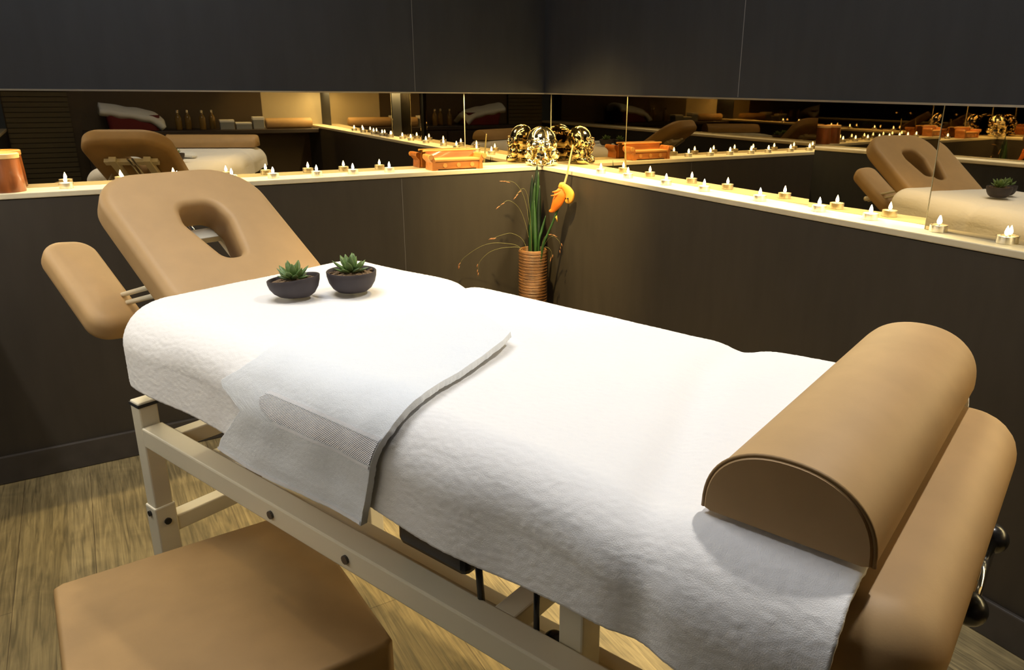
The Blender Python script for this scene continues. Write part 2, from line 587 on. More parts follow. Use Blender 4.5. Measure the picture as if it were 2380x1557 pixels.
# headrest with face hole, tilted up 34 degrees at the head end
TH = math.radians(34)
HX = Matrix.Translation((0, 0.655, 0.853)) @ Matrix.Rotation(TH, 4, 'X')
ol = resample(round_poly([(-0.182, -0.03), (0.178, -0.03), (0.182, 0.366), (-0.182, 0.366)], [0.03, 0.03, 0.115, 0.10], 12), 144)
hp = round_poly([(-0.022, 0.066), (0.022, 0.066), (0.050, 0.185), (0.040, 0.243), (-0.040, 0.243), (-0.053, 0.185)], [0.022, 0.022, 0.05, 0.03, 0.03, 0.05], 8)
ho = resample(hp, 144)


def align(a, ref):
    # rotate the hole's points so that they pair radially with the outline's
    ca = np.mean(np.array(a), axis=0)
    cr = np.mean(np.array(ref), axis=0)
    th_r = [math.atan2(p[1] - cr[1], p[0] - cr[0]) for p in ref]
    th_a = np.unwrap([math.atan2(p[1] - ca[1], p[0] - ca[0]) for p in a])
    A = np.array(a)
    th_a2 = np.concatenate([th_a - 2 * PI, th_a, th_a + 2 * PI])
    A2 = np.concatenate([A, A, A])
    o = np.argsort(th_a2)
    return [(float(np.interp(t, th_a2[o], A2[o, 0])), float(np.interp(t, th_a2[o], A2[o, 1]))) for t in th_r]


ho = align(ho, ol)
pad_mesh(ol, 0.072, 0.022, hole=ho, X=HX, rh=0.016).build('headrest', M_['leather'], table, smooth=True)
# steel bracket under the headrest
mb = MB()
mb.box((-0.11, 0.20, -0.092), (0.11, 0.232, -0.074), X=HX)
mb.box((0.055, 0.0, -0.10), (0.085, 0.25, -0.075), X=HX)
mb.box((-0.085, 0.0, -0.10), (-0.055, 0.25, -0.075), X=HX)
mb.build('headrest_bracket', M_['ivory'], table, bevel=0.002)
for x in (0.012, 0.030):
    MB().tube([HX @ Vector((x, 0.02, -0.115)), HX @ Vector((x, 0.30, -0.115))], 0.005).build('gas_strut', M_['chrome'], table, smooth=True)

# the two arm pads hang beyond and below the headrest
for sx in (-1,):
    AX = Matrix.Translation((sx * 0.13, 1.02, 0.725)) @ Matrix.Rotation(math.radians(31), 4, 'X') @ Matrix.Rotation(math.radians(-8 * sx), 4, 'Y')
    ol = resample(round_poly([(-0.062, -0.03), (0.062, -0.03), (0.062, 0.29), (-0.062, 0.29)], [0.05, 0.05, 0.045, 0.045] if sx > 0 else [0.05, 0.05, 0.05, 0.05], 10), 96)
    pad_mesh(ol, 0.07, 0.028, X=AX, crown=0.004).build('arm_pad', M_['leather'], table, smooth=True)
    mb = MB()
    a = AX @ Vector((-sx * 0.05, 0.12, -0.06))
    b_ = HX @ Vector((sx * 0.12, 0.10, -0.085))
    for dz in (0, -0.022):
        MB().tube([a + Vector((0, 0, dz)), b_ + Vector((0, 0, dz))], 0.006).build('arm_rod', M_['ivory'], table, smooth=True)
    MB().tube([a + Vector((-sx * 0.02, 0, -0.01)), a + Vector((sx * 0.06, 0, -0.012))], 0.012).build('arm_bracket', M_['ivory'], table, smooth=True)

# steel frame
RU, BU, BZ = 0.262, 0.150, 0.52
for sx in (-1, 1):
    rail = lbox(MB(), sx * RU - 0.02, sx * RU + 0.02, -0.625, 0.70, 0.565, 0.605).build('rail', M_['ivory'], table, bevel=0.003)
    for v in (-0.19, 0.0, 0.42):
        x0 = sx * (RU + 0.02)
        MB().tube([(x0 - sx * 0.001, -v, 0.585), (x0 + sx * 0.004, -v, 0.585)], 0.007).build('bolt', M_['bolt'], rail)
    lbox(MB(), sx * BU - 0.014, sx * BU + 0.014, -0.60, 0.62, BZ - 0.03, BZ).build('lower_rail', M_['ivory'], table, bevel=0.003)
    for v in (-0.645, 0.68):
        u = sx * RU
        leg = lbox(MB(), u - 0.018, u + 0.018, v - 0.018, v + 0.018, 0.02, 0.655).build('leg', M_['ivory'], table, bevel=0.003)
        lbox(MB(), u - 0.0195, u + 0.0195, v - 0.0195, v + 0.0195, 0.645, 0.651).build('end_cap', M_['blackcap'], leg)
        sl = lbox(MB(), u - 0.021, u + 0.021, v - 0.021, v + 0.021, 0.03, 0.425).build('leg_sleeve', M_['ivory'], leg, bevel=0.003)
        lbox(MB(), u - 0.024, u + 0.024, v - 0.024, v + 0.024, 0.0, 0.03).build('foot_cap', M_['blackcap'], leg, bevel=0.004)
        for z in (0.39, 0.22):
            MB().tube([(u, -v - 0.0205, z), (u, -v - 0.025, z)], 0.007).build('screw', M_['black'], leg)
            MB().tube([(u - 0.0205, -v, z + 0.02), (u - 0.025, -v, z + 0.02)], 0.006).build('screw', M_['black'], leg)
for v, z in ((-0.645, 0.39), (0.68, 0.39)):
    lbox(MB(), -RU + 0.018, RU - 0.018, v - 0.017, v + 0.017, z - 0.035, z).build('crossbar', M_['ivory'], table, bevel=0.003)
lbox(MB(), -0.222, 0.20, -0.630, -0.597, 0.548, 0.580).build('crossbar', M_['ivory'], table, bevel=0.003)
for v in (-0.35, 0.27, 0.52):
    lbox(MB(), -RU + 0.02, RU - 0.02, v - 0.018, v + 0.018, 0.57, 0.602).build('crossbar', M_['ivory'], table, bevel=0.003)
lbox(MB(), -0.235, -0.195, 0.352, 0.388, 0.50, 0.70).build('hinge_bracket', M_['ivory'], table, bevel=0.003)
for u in (-0.13, 0.13):
    for v in (-0.35, 0.52):
        lbox(MB(), u - 0.012, u + 0.012, v - 0.012, v + 0.012, 0.60, 0.742).build('pad_support', M_['ivory'], table)
k = MB().sphere(L(-0.225, 0.338, 0.582), 0.014).build('lock_knob', M_['black'], table, smooth=True)
mb = lbox(MB(), -0.244, -0.12, 0.07, 0.205, 0.622, 0.712)
mb.build('lift_motor', M_['black'], table, bevel=0.01)
MB().tube([L(-0.240, 0.222, 0.69), L(-0.242, 0.232, 0.590)], 0.005).build('lift_rod', M_['black'], table, smooth=True)
MB().tube([L(-0.240, 0.322, 0.70), L(-0.240, 0.322, 0.560)], 0.004).build('lift_rod', M_['black'], table, smooth=True)
# release handle with two ball knobs under the foot end
HZ, HV = 0.650, 0.748
hd = MB().tube([L(0.069, HV, HZ), L(0.250, HV, HZ)], 0.008).build('release_handle', M_['chrome'], table, smooth=True)
for u in (0.066, 0.252):
    MB().sphere(L(u, HV, HZ), 0.021).build('ball_knob', M_['black'], hd, smooth=True)
for u in (0.12, 0.20):
    MB().tube([L(u, 0.66, 0.735), L(u, HV, HZ)], 0.006).build('handle_arm', M_['chrome'], hd, smooth=True)

# ------------------------------------------------------------------ big white towel over the mattress
CU, RAD, RADV, HEM = 0.226, 0.072, 0.05, 0.068
VMIN = -0.617


def groove(u, v):
    g = 0.0
    c1 = -0.262
    g += 0.010 * math.exp(-((v - c1) / 0.028) ** 2) * max(0.0, min(1.0, (u + 0.05) / 0.25))
    c2 = 0.36 + max(0, 0.12 - u) * 0.33
    g += 0.010 * math.exp(-((v - c2) / 0.03) ** 2)
    return g


def drape(s, t, lift=0.0, top=0.851, rc=0.035):
    """A point of flat cloth (s across, t along) laid on the mattress, in table coordinates (u, v, z)."""
    k3 = max(0.0, min(1.0, (t - 0.28) / 0.25))
    hx = CU + 0.022 * k3 * k3 * (3 - 2 * k3)
    qx = abs(s) - hx + rc
    qy = VMIN - t + rc                                     # only the head end folds down
    mx, my = max(qx, 0.0), max(qy, 0.0)
    d = math.hypot(mx, my) + min(max(qx, qy), 0.0) - rc
    if d <= 0:
        u, v, z = s, t, top
        nx = ny = 0.0
        k = 0.0
    else:
        if mx > 0 and my > 0:
            l = math.hypot(mx, my)
            nx, ny = mx / l, my / l
        elif qx > qy:
            nx, ny = 1.0, 0.0
        else:
            nx, ny = 0.0, 1.0
        nx *= 1 if s > 0 else -1
        bu, bv = s - nx * d, t + ny * d
        rad = RAD * nx * nx + RADV * ny * ny
        a = min(d / rad, PI / 2)
        over = max(0.0, d - rad * PI / 2)
        out = rad * math.sin(a) + over * 0.05
        drop = rad * (1 - math.cos(a)) + over * (1 - 0.95 * abs(nx * ny))
        u, v, z = bu + nx * out, bv - ny * out, top - drop
        k = a / (PI / 2)
    nrm = Vector((nx * math.sin(k * PI / 2), -ny * math.sin(k * PI / 2), math.cos(k * PI / 2)))
    z2 = groove(u, v)
    p = Vector((u, v, z)) + nrm * (lift - z2)
    # soft folds on the hanging side
    w = noise.noise(Vector((s * 3.0, t * 5.0, 3.1))) * 0.0045 * (0.35 + k) + noise.noise(Vector((s * 9, t * 11, 7.7))) * 0.0015
    if k > 0.6:
        w += 0.004 * math.sin(t * 17 + s * 6) * (k - 0.6) / 0.4
    return p + nrm * w, nrm


def terry(s, t, amp):
    return amp * (noise.noise(Vector((s * 170, t * 170, 0.3))) * 0.35 + noise.noise(Vector((s * 420, t * 420, 5.3))) * 0.75)


s_max = CU + RAD * PI / 2 + HEM
t_min = VMIN - RADV * PI / 2 - 0.09
NS, NT = 300, 420
mb = MB()
vs = []
for j in range(NT + 1):
    t = t_min + (0.683 - t_min) * j / NT
    for i in range(NS + 1):
        s = -s_max + 2 * s_max * i / NS
        p, n = drape(s, t)
        p = p + n * terry(s, t, 0.0010)
        vs.append((p.x, -p.y, p.z))
fs = [(j * (NS + 1) + i, j * (NS + 1) + i + 1, (j + 1) * (NS + 1) + i + 1, (j + 1) * (NS + 1) + i) for j in range(NT) for i in range(NS)]
mb.add(vs, fs)
sheet = mb.build('bath_towel', M_['towel'], smooth=True)
sheet.location = (-1.17, -1.70, 0)
sheet.rotation_euler = (0, 0, BETA)
so = sheet.modifiers.new('solid', 'SOLIDIFY')
so.thickness = 0.006
so.offset = -1
tag(sheet, 'big white terry towel covering the massage table, hanging over its sides', 'towel')

# ------------------------------------------------------------------ hand towel folded on the big towel
ROWS = [  # flat s, left t, right t, lift
    (0.088, -0.150, -0.110, 0.010), (0.078, -0.165, -0.085, 0.013), (0.060, -0.166, -0.050, 0.016), (0.030, -0.163, 0.015, 0.020),
    (0.008, -0.161, 0.070, 0.021), (-0.03, -0.161, 0.086, 0.018), (-0.115, -0.166, 0.107, 0.014), (-0.19, -0.173, 0.122, 0.011),
    (-0.24, -0.189, 0.134, 0.010), (-0.27, -0.193, 0.132, 0.010), (-0.29, -0.212, 0.128, 0.010), (-0.312, -0.247, 0.118, 0.010),
    (-0.320, -0.238, 0.115, 0.010), (-0.335, -0.178, 0.110, 0.011), (-0.355, -0.200, 0.105, 0.011), (-0.38, -0.226, 0.096, 0.011),
    (-0.405, -0.252, 0.088, 0.012), (-0.428, -0.266, 0.083, 0.012)]


def row_at(s):
    R_ = ROWS
    for a, b in zip(R_[:-1], R_[1:]):
        if a[0] >= s >= b[0]:
            k = (a[0] - s) / (a[0] - b[0])
            return [a[i] + (b[i] - a[i]) * k for i in (1, 2, 3)]
    return list(R_[-1][1:])


hand = empty('hand_towel', (-1.17, -1.70, 0), 'small folded white hand towel with a woven border, draped over the near edge', 'towel', rz=BETA)


def hand_surface(s0, s1, ns, nt, lift=0.0, fa=0.0, fb=1.0, rough=0.0005):
    vs = []
    for i in range(ns + 1):
        s = s0 + (s1 - s0) * i / ns
        a, b, lf = row_at(s)
        for j in range(nt + 1):
            f = fa + (fb - fa) * j / nt
            t = a + (b - a) * f
            edge = min(1.0, (1 - f) * (b - a) / 0.012)
            l2 = lf * (0.72 + 0.28 * f) + lift
            wv = 0.005 * noise.noise(Vector((s * 8, t * 8, 1.7))) + 0.002 * noise.noise(Vector((s * 22, t * 22, 4.7)))
            p, n = drape(s, t, l2 + wv + 0.006)
            p = p + n * terry(s, t, rough)
            vs.append((p.x, -p.y, p.z))
    fs = [(i * (nt + 1) + j, i * (nt + 1) + j + 1, (i + 1) * (nt + 1) + j + 1, (i + 1) * (nt + 1) + j) for i in range(ns) for j in range(nt)]
    return MB().add(vs, fs)


o = hand_surface(ROWS[0][0], ROWS[-1][0], 230, 150).build('towel_body', M_['towel2'], hand, smooth=True)
so = o.modifiers.new('solid', 'SOLIDIFY')
so.thickness = 0.010
so.offset = -1
bv = o.modifiers.new('bevel', 'BEVEL')
bv.width = 0.003
bv.segments = 2
for (a, b, h) in ((-0.304, -0.331, 0.0012),):
    o = hand_surface(a, b, 12, 150, h, 0.30, 0.995, 0.0).build('woven_border', M_['weave'], hand, smooth=True)
for (a, b) in ((-0.2990, -0.3030), (-0.3320, -0.3360), (-0.420, -0.4250)):
    o = hand_surface(a, b, 4, 150, 0.0018, 0.30 if a > -0.4 else 0.0, 0.995, 0.0).build('hem_line', M_['hem'], hand, smooth=True)

# ------------------------------------------------------------------ half-round bolster
bol = empty('bolster', (-1.17, -1.70, 0), 'beige half-round bolster lying across the foot of the table', 'bolster', rz=BETA)
prof = []
V0, V1, ZB, HB = 0.530, 0.690, 0.858, 0.074
for k in range(33):
    a = PI * k / 32
    c, s_ = math.cos(a), math.sin(a)
    prof.append((0.5 * (V0 + V1) - 0.5 * (V1 - V0) * (abs(c) ** 0.92) * (1 if c > 0 else -1), ZB + HB * (s_ ** 0.8)))
full = [(v, z) for v, z in prof]
full = full + [(V1 - 0.006, ZB - 0.002), (V0 + 0.006, ZB - 0.002)]
U_0, U_1 = -0.245, 0.290
cv, cz = 0.5 * (V0 + V1), ZB + HB * 0.4
rings = []
for u, sc in ((U_0, 0.955), (U_0 + 0.003, 0.985), (U_0 + 0.008, 1.0), (U_1 - 0.03, 1.0), (U_1 - 0.012, 0.985), (U_1 - 0.003, 0.94), (U_1, 0.88)):
    rings.append([L(u, cv + (v - cv) * sc, max(ZB - 0.002, cz + (z - cz) * sc)) for v, z in full])
MB().rings(rings).build('bolster_body', M_['leather'], bol, smooth=True, angle=50)
# seam piping round the near end
pts = [L(U_0 + 0.004, v, z) for v, z in prof]
MB().tube(pts, 0.0022, 8).build('piping', M_['leather_dark'], bol, smooth=True)

# ------------------------------------------------------------------ succulents in clay bowls


def bed_world(u, v, z):
    p = BX @ Vector((u, v, 0))
    return (p.x, p.y, z)


def succulent_leaf(mb, base, direction, length, width, mi=0, up=0.4):
    d = Vector(direction).normalized()
    side = d.cross(Vector((0, 0, 1)))
    if side.length < 1e-3:
        side = Vector((1, 0, 0))
    side.normalize()
    nn = side.cross(d)
    rings = []
    for k in range(8):
        f = k / 7
        w = width * (math.sin(PI * min(1, 0.18 + f * 0.62)) if f < 0.6 else (1 - ((f - 0.6) / 0.4) ** 1.6)) * 0.5
        w = max(w, 0.0006)
        c = Vector(base) + d * length * f + nn * length * up * 0.25 * f * f
        rings.append([c + side * w * math.cos(2 * PI * q / 8) + nn * w * 0.42 * math.sin(2 * PI * q / 8) for q in range(8)])
    mb.rings(rings, mi)


def pot_plant(loc, rz, label, sx, sy, h, tilt, seed, spread):
    rnd = random.Random(seed)
    # the rotation of the root must stay about z; the bowl's own tilt is in its mesh
    r = empty('succulent_bowl', loc, label, 'potted plant', 'succulents in dark bowls', rz)
    TX = Matrix.Rotation(tilt, 4, 'Y')
    mb = MB()
    pr = [(0.55, 0.0), (0.62, 0.002), (0.78, 0.16), (0.92, 0.45), (0.985, 0.75), (1.0, 0.97), (0.98, 1.0), (0.94, 0.985), (0.90, 0.8), (0.3, 0.78)]
    rings = []
    for rr, zz in pr:
        rings.append([Vector((rr * sx * math.cos(2 * PI * k / 40), rr * sy * math.sin(2 * PI * k / 40), zz * h + (tilt * rr * sx * math.cos(2 * PI * k / 40) * zz))) for k in range(40)])
    mb.rings(rings)
    mb.build('bowl', M_['bowl'], r, smooth=True, angle=60)
    mb = MB()
    rings = [[Vector((rr * sx * math.cos(2 * PI * k / 30), rr * sy * math.sin(2 * PI * k / 30), h * zz + tilt * rr * sx * math.cos(2 * PI * k / 30) * 0.85 + rnd.uniform(-.0015, .0015))) for k in range(30)] for rr, zz in ((0.93, 0.80), (0.7, 0.88), (0.4, 0.93), (0.1, 0.95))]
    mb.rings(rings).build('soil', M_['soil'], r, smooth=True)
    mb = MB()
    for i in range(26):
        a = rnd.uniform(0, 2 * PI)
        q = rnd.uniform(0.3, 0.85)
        rr = rnd.uniform(0.0018, 0.004)
        mb.sphere((q * sx * math.cos(a), q * sy * math.sin(a), h * 0.9 + tilt * q * sx * math.cos(a) * 0.85), rr, 8, 6)
    mb.build('pebbles', M_['soil'], r, smooth=True)
    pl = MB()
    z0 = h * 0.9
    for ring, (n, el, ln, wd) in enumerate(((7, 18, 0.030, 0.013), (6, 42, 0.036, 0.015), (5, 64, 0.036, 0.015), (3, 80, 0.030, 0.011))):
        for k in range(n):
            a = 2 * PI * (k + 0.5 * (ring % 2)) / n + rnd.uniform(-.2, .2)
            e = math.radians(el + rnd.uniform(-8, 8))
            dirv = (math.cos(a) * math.cos(e), math.sin(a) * math.cos(e), math.sin(e))
            succulent_leaf(pl, (0.004 * math.cos(a), 0.004 * math.sin(a), z0), dirv, ln * spread * rnd.uniform(0.9, 1.15), wd * spread, rnd.choice((0, 0, 1)))
    pl.build('succulent', [M_['succ'], M_['succ_tip']], r, smooth=True)
    return r


VR = -math.radians(32.6)
pot_plant(bed_world(-0.050, -0.425, 0.8585), VR, 'green succulent in a dark oval bowl, the left one of the pair on the towel', 0.050, 0.037, 0.036, 0.13, 3, 0.95)
pot_plant(bed_world(0.045, -0.372, 0.8585), VR, 'green succulent in a dark round bowl, right one of the pair on the towel', 0.048, 0.046, 0.040, 0.0, 8, 1.0)

# ------------------------------------------------------------------ stool
stool = empty('stool', (-1.602, -1.628, 0), 'square brown padded stool standing half under the near side of the table', 'stool', rz=math.radians(3.4))
ol = resample(round_poly([(0.207, 0.222), (-0.205, 0.222), (-0.205, -0.222), (0.207, -0.222)], 0.012, 6), 96)
pad_mesh(ol, 0.13, 0.009, X=Matrix.Translation((0, 0, 0.447)), crown=0.003).build('seat', M_['leather_dark'], stool, smooth=True, angle=60)
mb = MB().box((-0.196, -0.212, 0.235), (0.198, 0.212, 0.317))
mb.build('apron', M_['dark_wood'], stool, bevel=0.004)
for sx in (-1, 1):
    for sy in (-1, 1):
        MB().tube([(sx * 0.178, sy * 0.192, 0.236), (sx * 0.185, sy * 0.20, 0.0)], [0.016, 0.011], 14).build('leg', M_['chrome'], stool, smooth=True)

# ------------------------------------------------------------------ tealights on the ledges
cand = empty('tealight', (0, 0, 0), 'x', 'candle', 'lit tealights on the ledges')
CR, CH = 0.0195, 0.0165
MB().lathe([(CR - 0.001, 0.0), (CR, 0.001), (CR, CH), (CR + 0.0008, CH + 0.0004), (CR - 0.0006, CH + 0.0004), (CR - 0.001, 0.003)], 28).build('cup', M_['alu'], cand, smooth=True, angle=40)
MB().lathe([(CR - 0.0012, 0.002), (CR - 0.0012, CH - 0.003), (0.010, CH - 0.0036), (0.002, CH - 0.0036)], 24).build('wax', M_['wax'], cand, smooth=True, angle=40)
MB().tube([(0, 0, CH - 0.004), (0.0003, 0, CH + 0.004)], 0.0008, 6).build('wick', M_['wick'], cand)
MB().lathe([(0.0008, CH + 0.001), (0.0042, CH + 0.0045), (0.0050, CH + 0.008), (0.0040, CH + 0.013), (0.0022, CH + 0.0185), (0.0004, CH + 0.023)], 14).build('flame', M_['flame'], cand, smooth=True)

A_X = [(-1.722, 0.058, 'lit tealight on the back ledge next to the wooden jars'),
       (-1.565, 0.055, 'lit tealight on the back ledge at the left shoulder of the headrest'),
       (-1.405, 0.052, 'lit tealight on the back ledge hidden behind the top of the headrest'),
       (-1.235, 0.055, 'lit tealight on the back ledge just behind the right shoulder of the headrest'),
       (-1.098, 0.050, 'lit tealight on the back ledge, fourth left of the toy wooden sofa'),
       (-0.944, 0.050, 'lit tealight on the back ledge, third left of the toy wooden sofa'),
       (-0.808, 0.052, 'lit tealight on the back ledge, second left of the toy wooden sofa'),
       (-0.664, 0.055, 'lit tealight on the back ledge, first left of the toy wooden sofa')]
B_Y = [(-0.352, 'first lit tealight on the right ledge counting from the gold figurine'),
       (-0.522, 'second lit tealight on the right ledge counting from the gold figurine'),
       (-0.748, 'third lit tealight on the right ledge counting from the gold figurine'),
       (-0.932, 'fourth lit tealight on the right ledge counting from the gold figurine'),
       (-1.176, 'fifth lit tealight on the right ledge counting from the gold figurine'),
       (-1.398, 'sixth lit tealight on the right ledge counting from the gold figurine'),
       (-1.556, 'lit tealight on the right ledge, just left of the mirror seam'),
       (-1.746, 'lit tealight on the right ledge right in front of the mirror seam'),
       (-1.905, 'lit tealight on the right ledge at the right edge of the photo'),
       (-2.09, 'lit tealight farther right on the right ledge, seen only in mirrors'),
       (-2.29, 'lit tealight near the right end of the right ledge, seen only in mirrors'),
       (-2.50, 'lit tealight at the right end of the right ledge, seen only in mirrors')]
cpos = [(x, y, l) for x, y, l in A_X] + [(0.054 + 0.004 * math.sin(i * 2.3), y, l) for i, (y, l) in enumerate(B_Y)]
cand['label'] = cpos[0][2]
cand.location = (cpos[0][0], cpos[0][1], ZL)
for i, (x, y, lb) in enumerate(cpos[1:]):
    copy_thing(cand, (x, y, ZL), 0.7 * i, lb)

# ------------------------------------------------------------------ wooden jars at the left end
jar = empty('wooden_jar', (-1.872, 0.05, ZL), 'orange-brown wooden jar on the back ledge at the left edge of the photo', 'jar', 'wooden jars at the left end of the ledge')
MB().lathe([(0.046, 0.0), (0.0475, 0.003), (0.046, 0.05), (0.0435, 0.098), (0.040, 0.098), (0.042, 0.05), (0.043, 0.006), (0.01, 0.006)], 40).build('jar_body', M_['jar'], jar, smooth=True, angle=40)
MB().lathe([(0.0425, 0.098), (0.0450, 0.100), (0.0450, 0.112), (0.0425, 0.114), (0.0395, 0.114), (0.0392, 0.098)], 40).build('jar_rim', M_['jar_rim'], jar, smooth=True, angle=40)
copy_thing(jar, (-1.992, 0.05, ZL), 1.1, 'orange-brown wooden jar farthest left on the back ledge, seen only in the mirror')

# ------------------------------------------------------------------ toy wooden sofa
sofa = empty('wooden_sofa', (-0.392, 0.056, ZL), 'small orange wooden toy sofa with scroll arms on the back ledge', 'ornament')
W2 = 0.104
mb = MB().box((-W2, -0.040, 0.004), (W2, 0.030, 0.034))
mb.build('seat_box', M_['wood'], sofa, bevel=0.002)
MB().box((-W2 + 0.004, -0.044, 0.034), (W2 - 0.004, 0.026, 0.043)).build('seat', M_['wood_light'], sofa, bevel=0.002)
X = Matrix.Translation((0, 0.026, 0.034)) @ Matrix.Rotation(math.radians(-8), 4, 'X')
MB().box((-W2 - 0.002, -0.004, 0), (W2 + 0.002, 0.005, 0.036), X=X).build('backrest', M_['wood'], sofa, bevel=0.0015)
MB().box((-W2 - 0.012, -0.008, 0.034), (W2 + 0.012, 0.007, 0.042), X=X).build('top_rail', M_['wood_light'], sofa, bevel=0.002)
for sx in (-1, 1):
    prof2 = round_poly([(0, 0), (0.018, 0), (0.016, 0.03), (0.030, 0.046), (0.030, 0.062), (0.012, 0.062), (0.004, 0.040)], [0.002, 0.002, 0.004, 0.008, 0.008, 0.008, 0.008], 5)
    rings = [[Vector((sx * (W2 - 0.010 + x), y, z)) for x, z in prof2] for y in (-0.046, 0.022)]
    MB().rings(rings).build('scroll_arm', M_['wood'], sofa, bevel=0.001)
    MB().tube([(sx * (W2 + 0.014), -0.050, 0.052), (sx * (W2 + 0.014), -0.044, 0.052)], 0.010, 16).build('scroll_boss', M_['wood_light'], sofa)
for x in (-0.055, 0.005, 0.065):
    MB().tube([(x, -0.0435, 0.019), (x, -0.040, 0.019)], 0.009, 16).build('roundel', M_['wood_light'], sofa)
for x in (-W2 + 0.012, W2 - 0.012):
    for y in (-0.034, 0.022):
        MB().box((x - 0.008, y - 0.006, 0.0), (x + 0.008, y + 0.006, 0.005)).build('foot', M_['wood'], sofa)

# ------------------------------------------------------------------ gold figurine in the corner
fig = empty('gold_figurine', (0.010, 0.022, ZL), 'shiny gold figurine of a round-headed child monk sitting in the corner of the ledges', 'figurine', rz=math.radians(-34))
bm = bmesh.new()


def blob(c, r, rot=None):
    m = Matrix.Translation(c) @ (rot or Matrix.Identity(4)) @ Matrix.Diagonal((r[0], r[1], r[2], 1))
    bmesh.ops.create_uvsphere(bm, u_segments=24, v_segments=14, radius=1.0, matrix=m)


# body faces local -y (towards the room)
blob((0, 0.004, 0.038), (0.042, 0.036, 0.040))                # torso
blob((0, 0.006, 0.106), (0.063, 0.056, 0.058))                # skull
blob((0, -0.012, 0.090), (0.054, 0.044, 0.036))               # lower face
for sx in (-1, 1):
    blob((sx * 0.061, 0.000, 0.092), (0.007, 0.013, 0.018))   # ear
    blob((sx * 0.060, -0.006, 0.046), (0.018, 0.020, 0.020))  # shoulder and elbow
    blob((sx * 0.050, -0.028, 0.058), (0.014, 0.014, 0.022), Matrix.Rotation(sx * 0.5, 4, 'Y'))  # forearm
    blob((sx * 0.044, -0.026, 0.018), (0.026, 0.026, 0.018))  # knee
    blob((sx * 0.032, -0.046, 0.010), (0.016, 0.013, 0.010))  # foot
    blob((sx * 0.026, -0.045, 0.086), (0.018, 0.013, 0.015))  # cheek
    blob((sx * 0.023, -0.048, 0.110), (0.015, 0.008, 0.004))  # brow
    blob((sx * 0.022, -0.050, 0.101), (0.011, 0.007, 0.0045)) # eyelid
blob((0, -0.056, 0.094), (0.0075, 0.010, 0.011))              # nose
blob((0, -0.054, 0.078), (0.014, 0.007, 0.0042))              # lips
blob((0, -0.048, 0.067), (0.014, 0.010, 0.008))               # chin
blob((0, 0.0, 0.004), (0.050, 0.045, 0.006))                  # seat
me = bpy.data.meshes.new('figure_body')
bm.to_mesh(me)
bm.free()
me.materials.append(M_['gold'])
fb = bpy.data.objects.new('figure_body', me)
COL.objects.link(fb)
fb.parent = fig
rm = fb.modifiers.new('remesh', 'REMESH')
rm.mode = 'VOXEL'
rm.voxel_size = 0.0022
rm.use_smooth_shade = True
sm = fb.modifiers.new('smooth', 'SMOOTH')
sm.factor = 0.6
sm.iterations = 7

# ------------------------------------------------------------------ rattan vase with leaves, grass and an orange flower
VC = Vector((-0.128, -0.138, 0))
vase = MB().lathe([(0.060, 0.0), (0.062, 0.01)] + [(0.060 + 0.0016 * math.sin(k * PI), 0.02 + 0.0092 * k / 2) for k in range(0, 124)] + [(0.060, 0.596), (0.057, 0.600), (0.053, 0.598), (0.053, 0.30), (0.01, 0.30)], 40)
prof_v = [(0.058, 0.0)]
nz = 46
for k in range(nz):
    z = 0.002 + 0.594 * k / nz
    h = 0.594 / nz
    prof_v += [(0.0575, z), (0.0605, z + 0.3 * h), (0.0605, z + 0.7 * h)]
prof_v += [(0.0575, 0.597), (0.055, 0.600), (0.052, 0.597), (0.052, 0.36), (0.01, 0.36)]
vase = MB().lathe(prof_v, 40).build('vase', M_['wicker'], smooth=True)
vase.location = VC
tag(vase, 'tall round vase of coiled brown rattan in the room corner', 'vase')


def blade(mb, pts, w, mi=0, face=None):
    pts = [Vector(p) for p in pts]
    n = len(pts)
    # Catmull-Rom style resampling
    P = []
    for i in range(n - 1):
        p0, p1, p2, p3 = pts[max(i - 1, 0)], pts[i], pts[i + 1], pts[min(i + 2, n - 1)]
        for k in range(6):
            t = k / 6
            P.append(0.5 * ((2 * p1) + (p2 - p0) * t + (2 * p0 - 5 * p1 + 4 * p2 - p3) * t * t + (3 * p1 - p0 - 3 * p2 + p3) * t ** 3))
    P.append(pts[-1])
    rings = []
    for i, p in enumerate(P):
        t = (P[min(i + 1, len(P) - 1)] - P[max(i - 1, 0)]).normalized()
        f = face or Vector((0.54, 0.84, 0))
        side = t.cross(f).normalized()
        nn = side.cross(t)
        x = i / (len(P) - 1)
        ww = w * (0.55 + 0.9 * x if x < 0.5 else 1.0) * (1 if x < 0.6 else max(0.05, 1 - ((x - 0.6) / 0.4) ** 2))
        rings.append([p + side * ww * 0.5 + nn * ww * .12, p + nn * ww * -0.06, p - side * ww * 0.5 + nn * ww * .12, p + nn * ww * 0.10])
    mb.rings(rings, mi)


leaves = empty('strap_leaf_bunch', (VC.x, VC.y, 0.40), 'bunch of tall dark green strap leaves standing in the rattan vase', 'plant')
vx, vy = Vector((0.84, -0.54, 0)), Vector((0.54, 0.84, 0))     # sideways and away from the viewer


def VP(r, a, z):
    p = vx * r + vy * a
    return (p.x, p.y, z - 0.40)


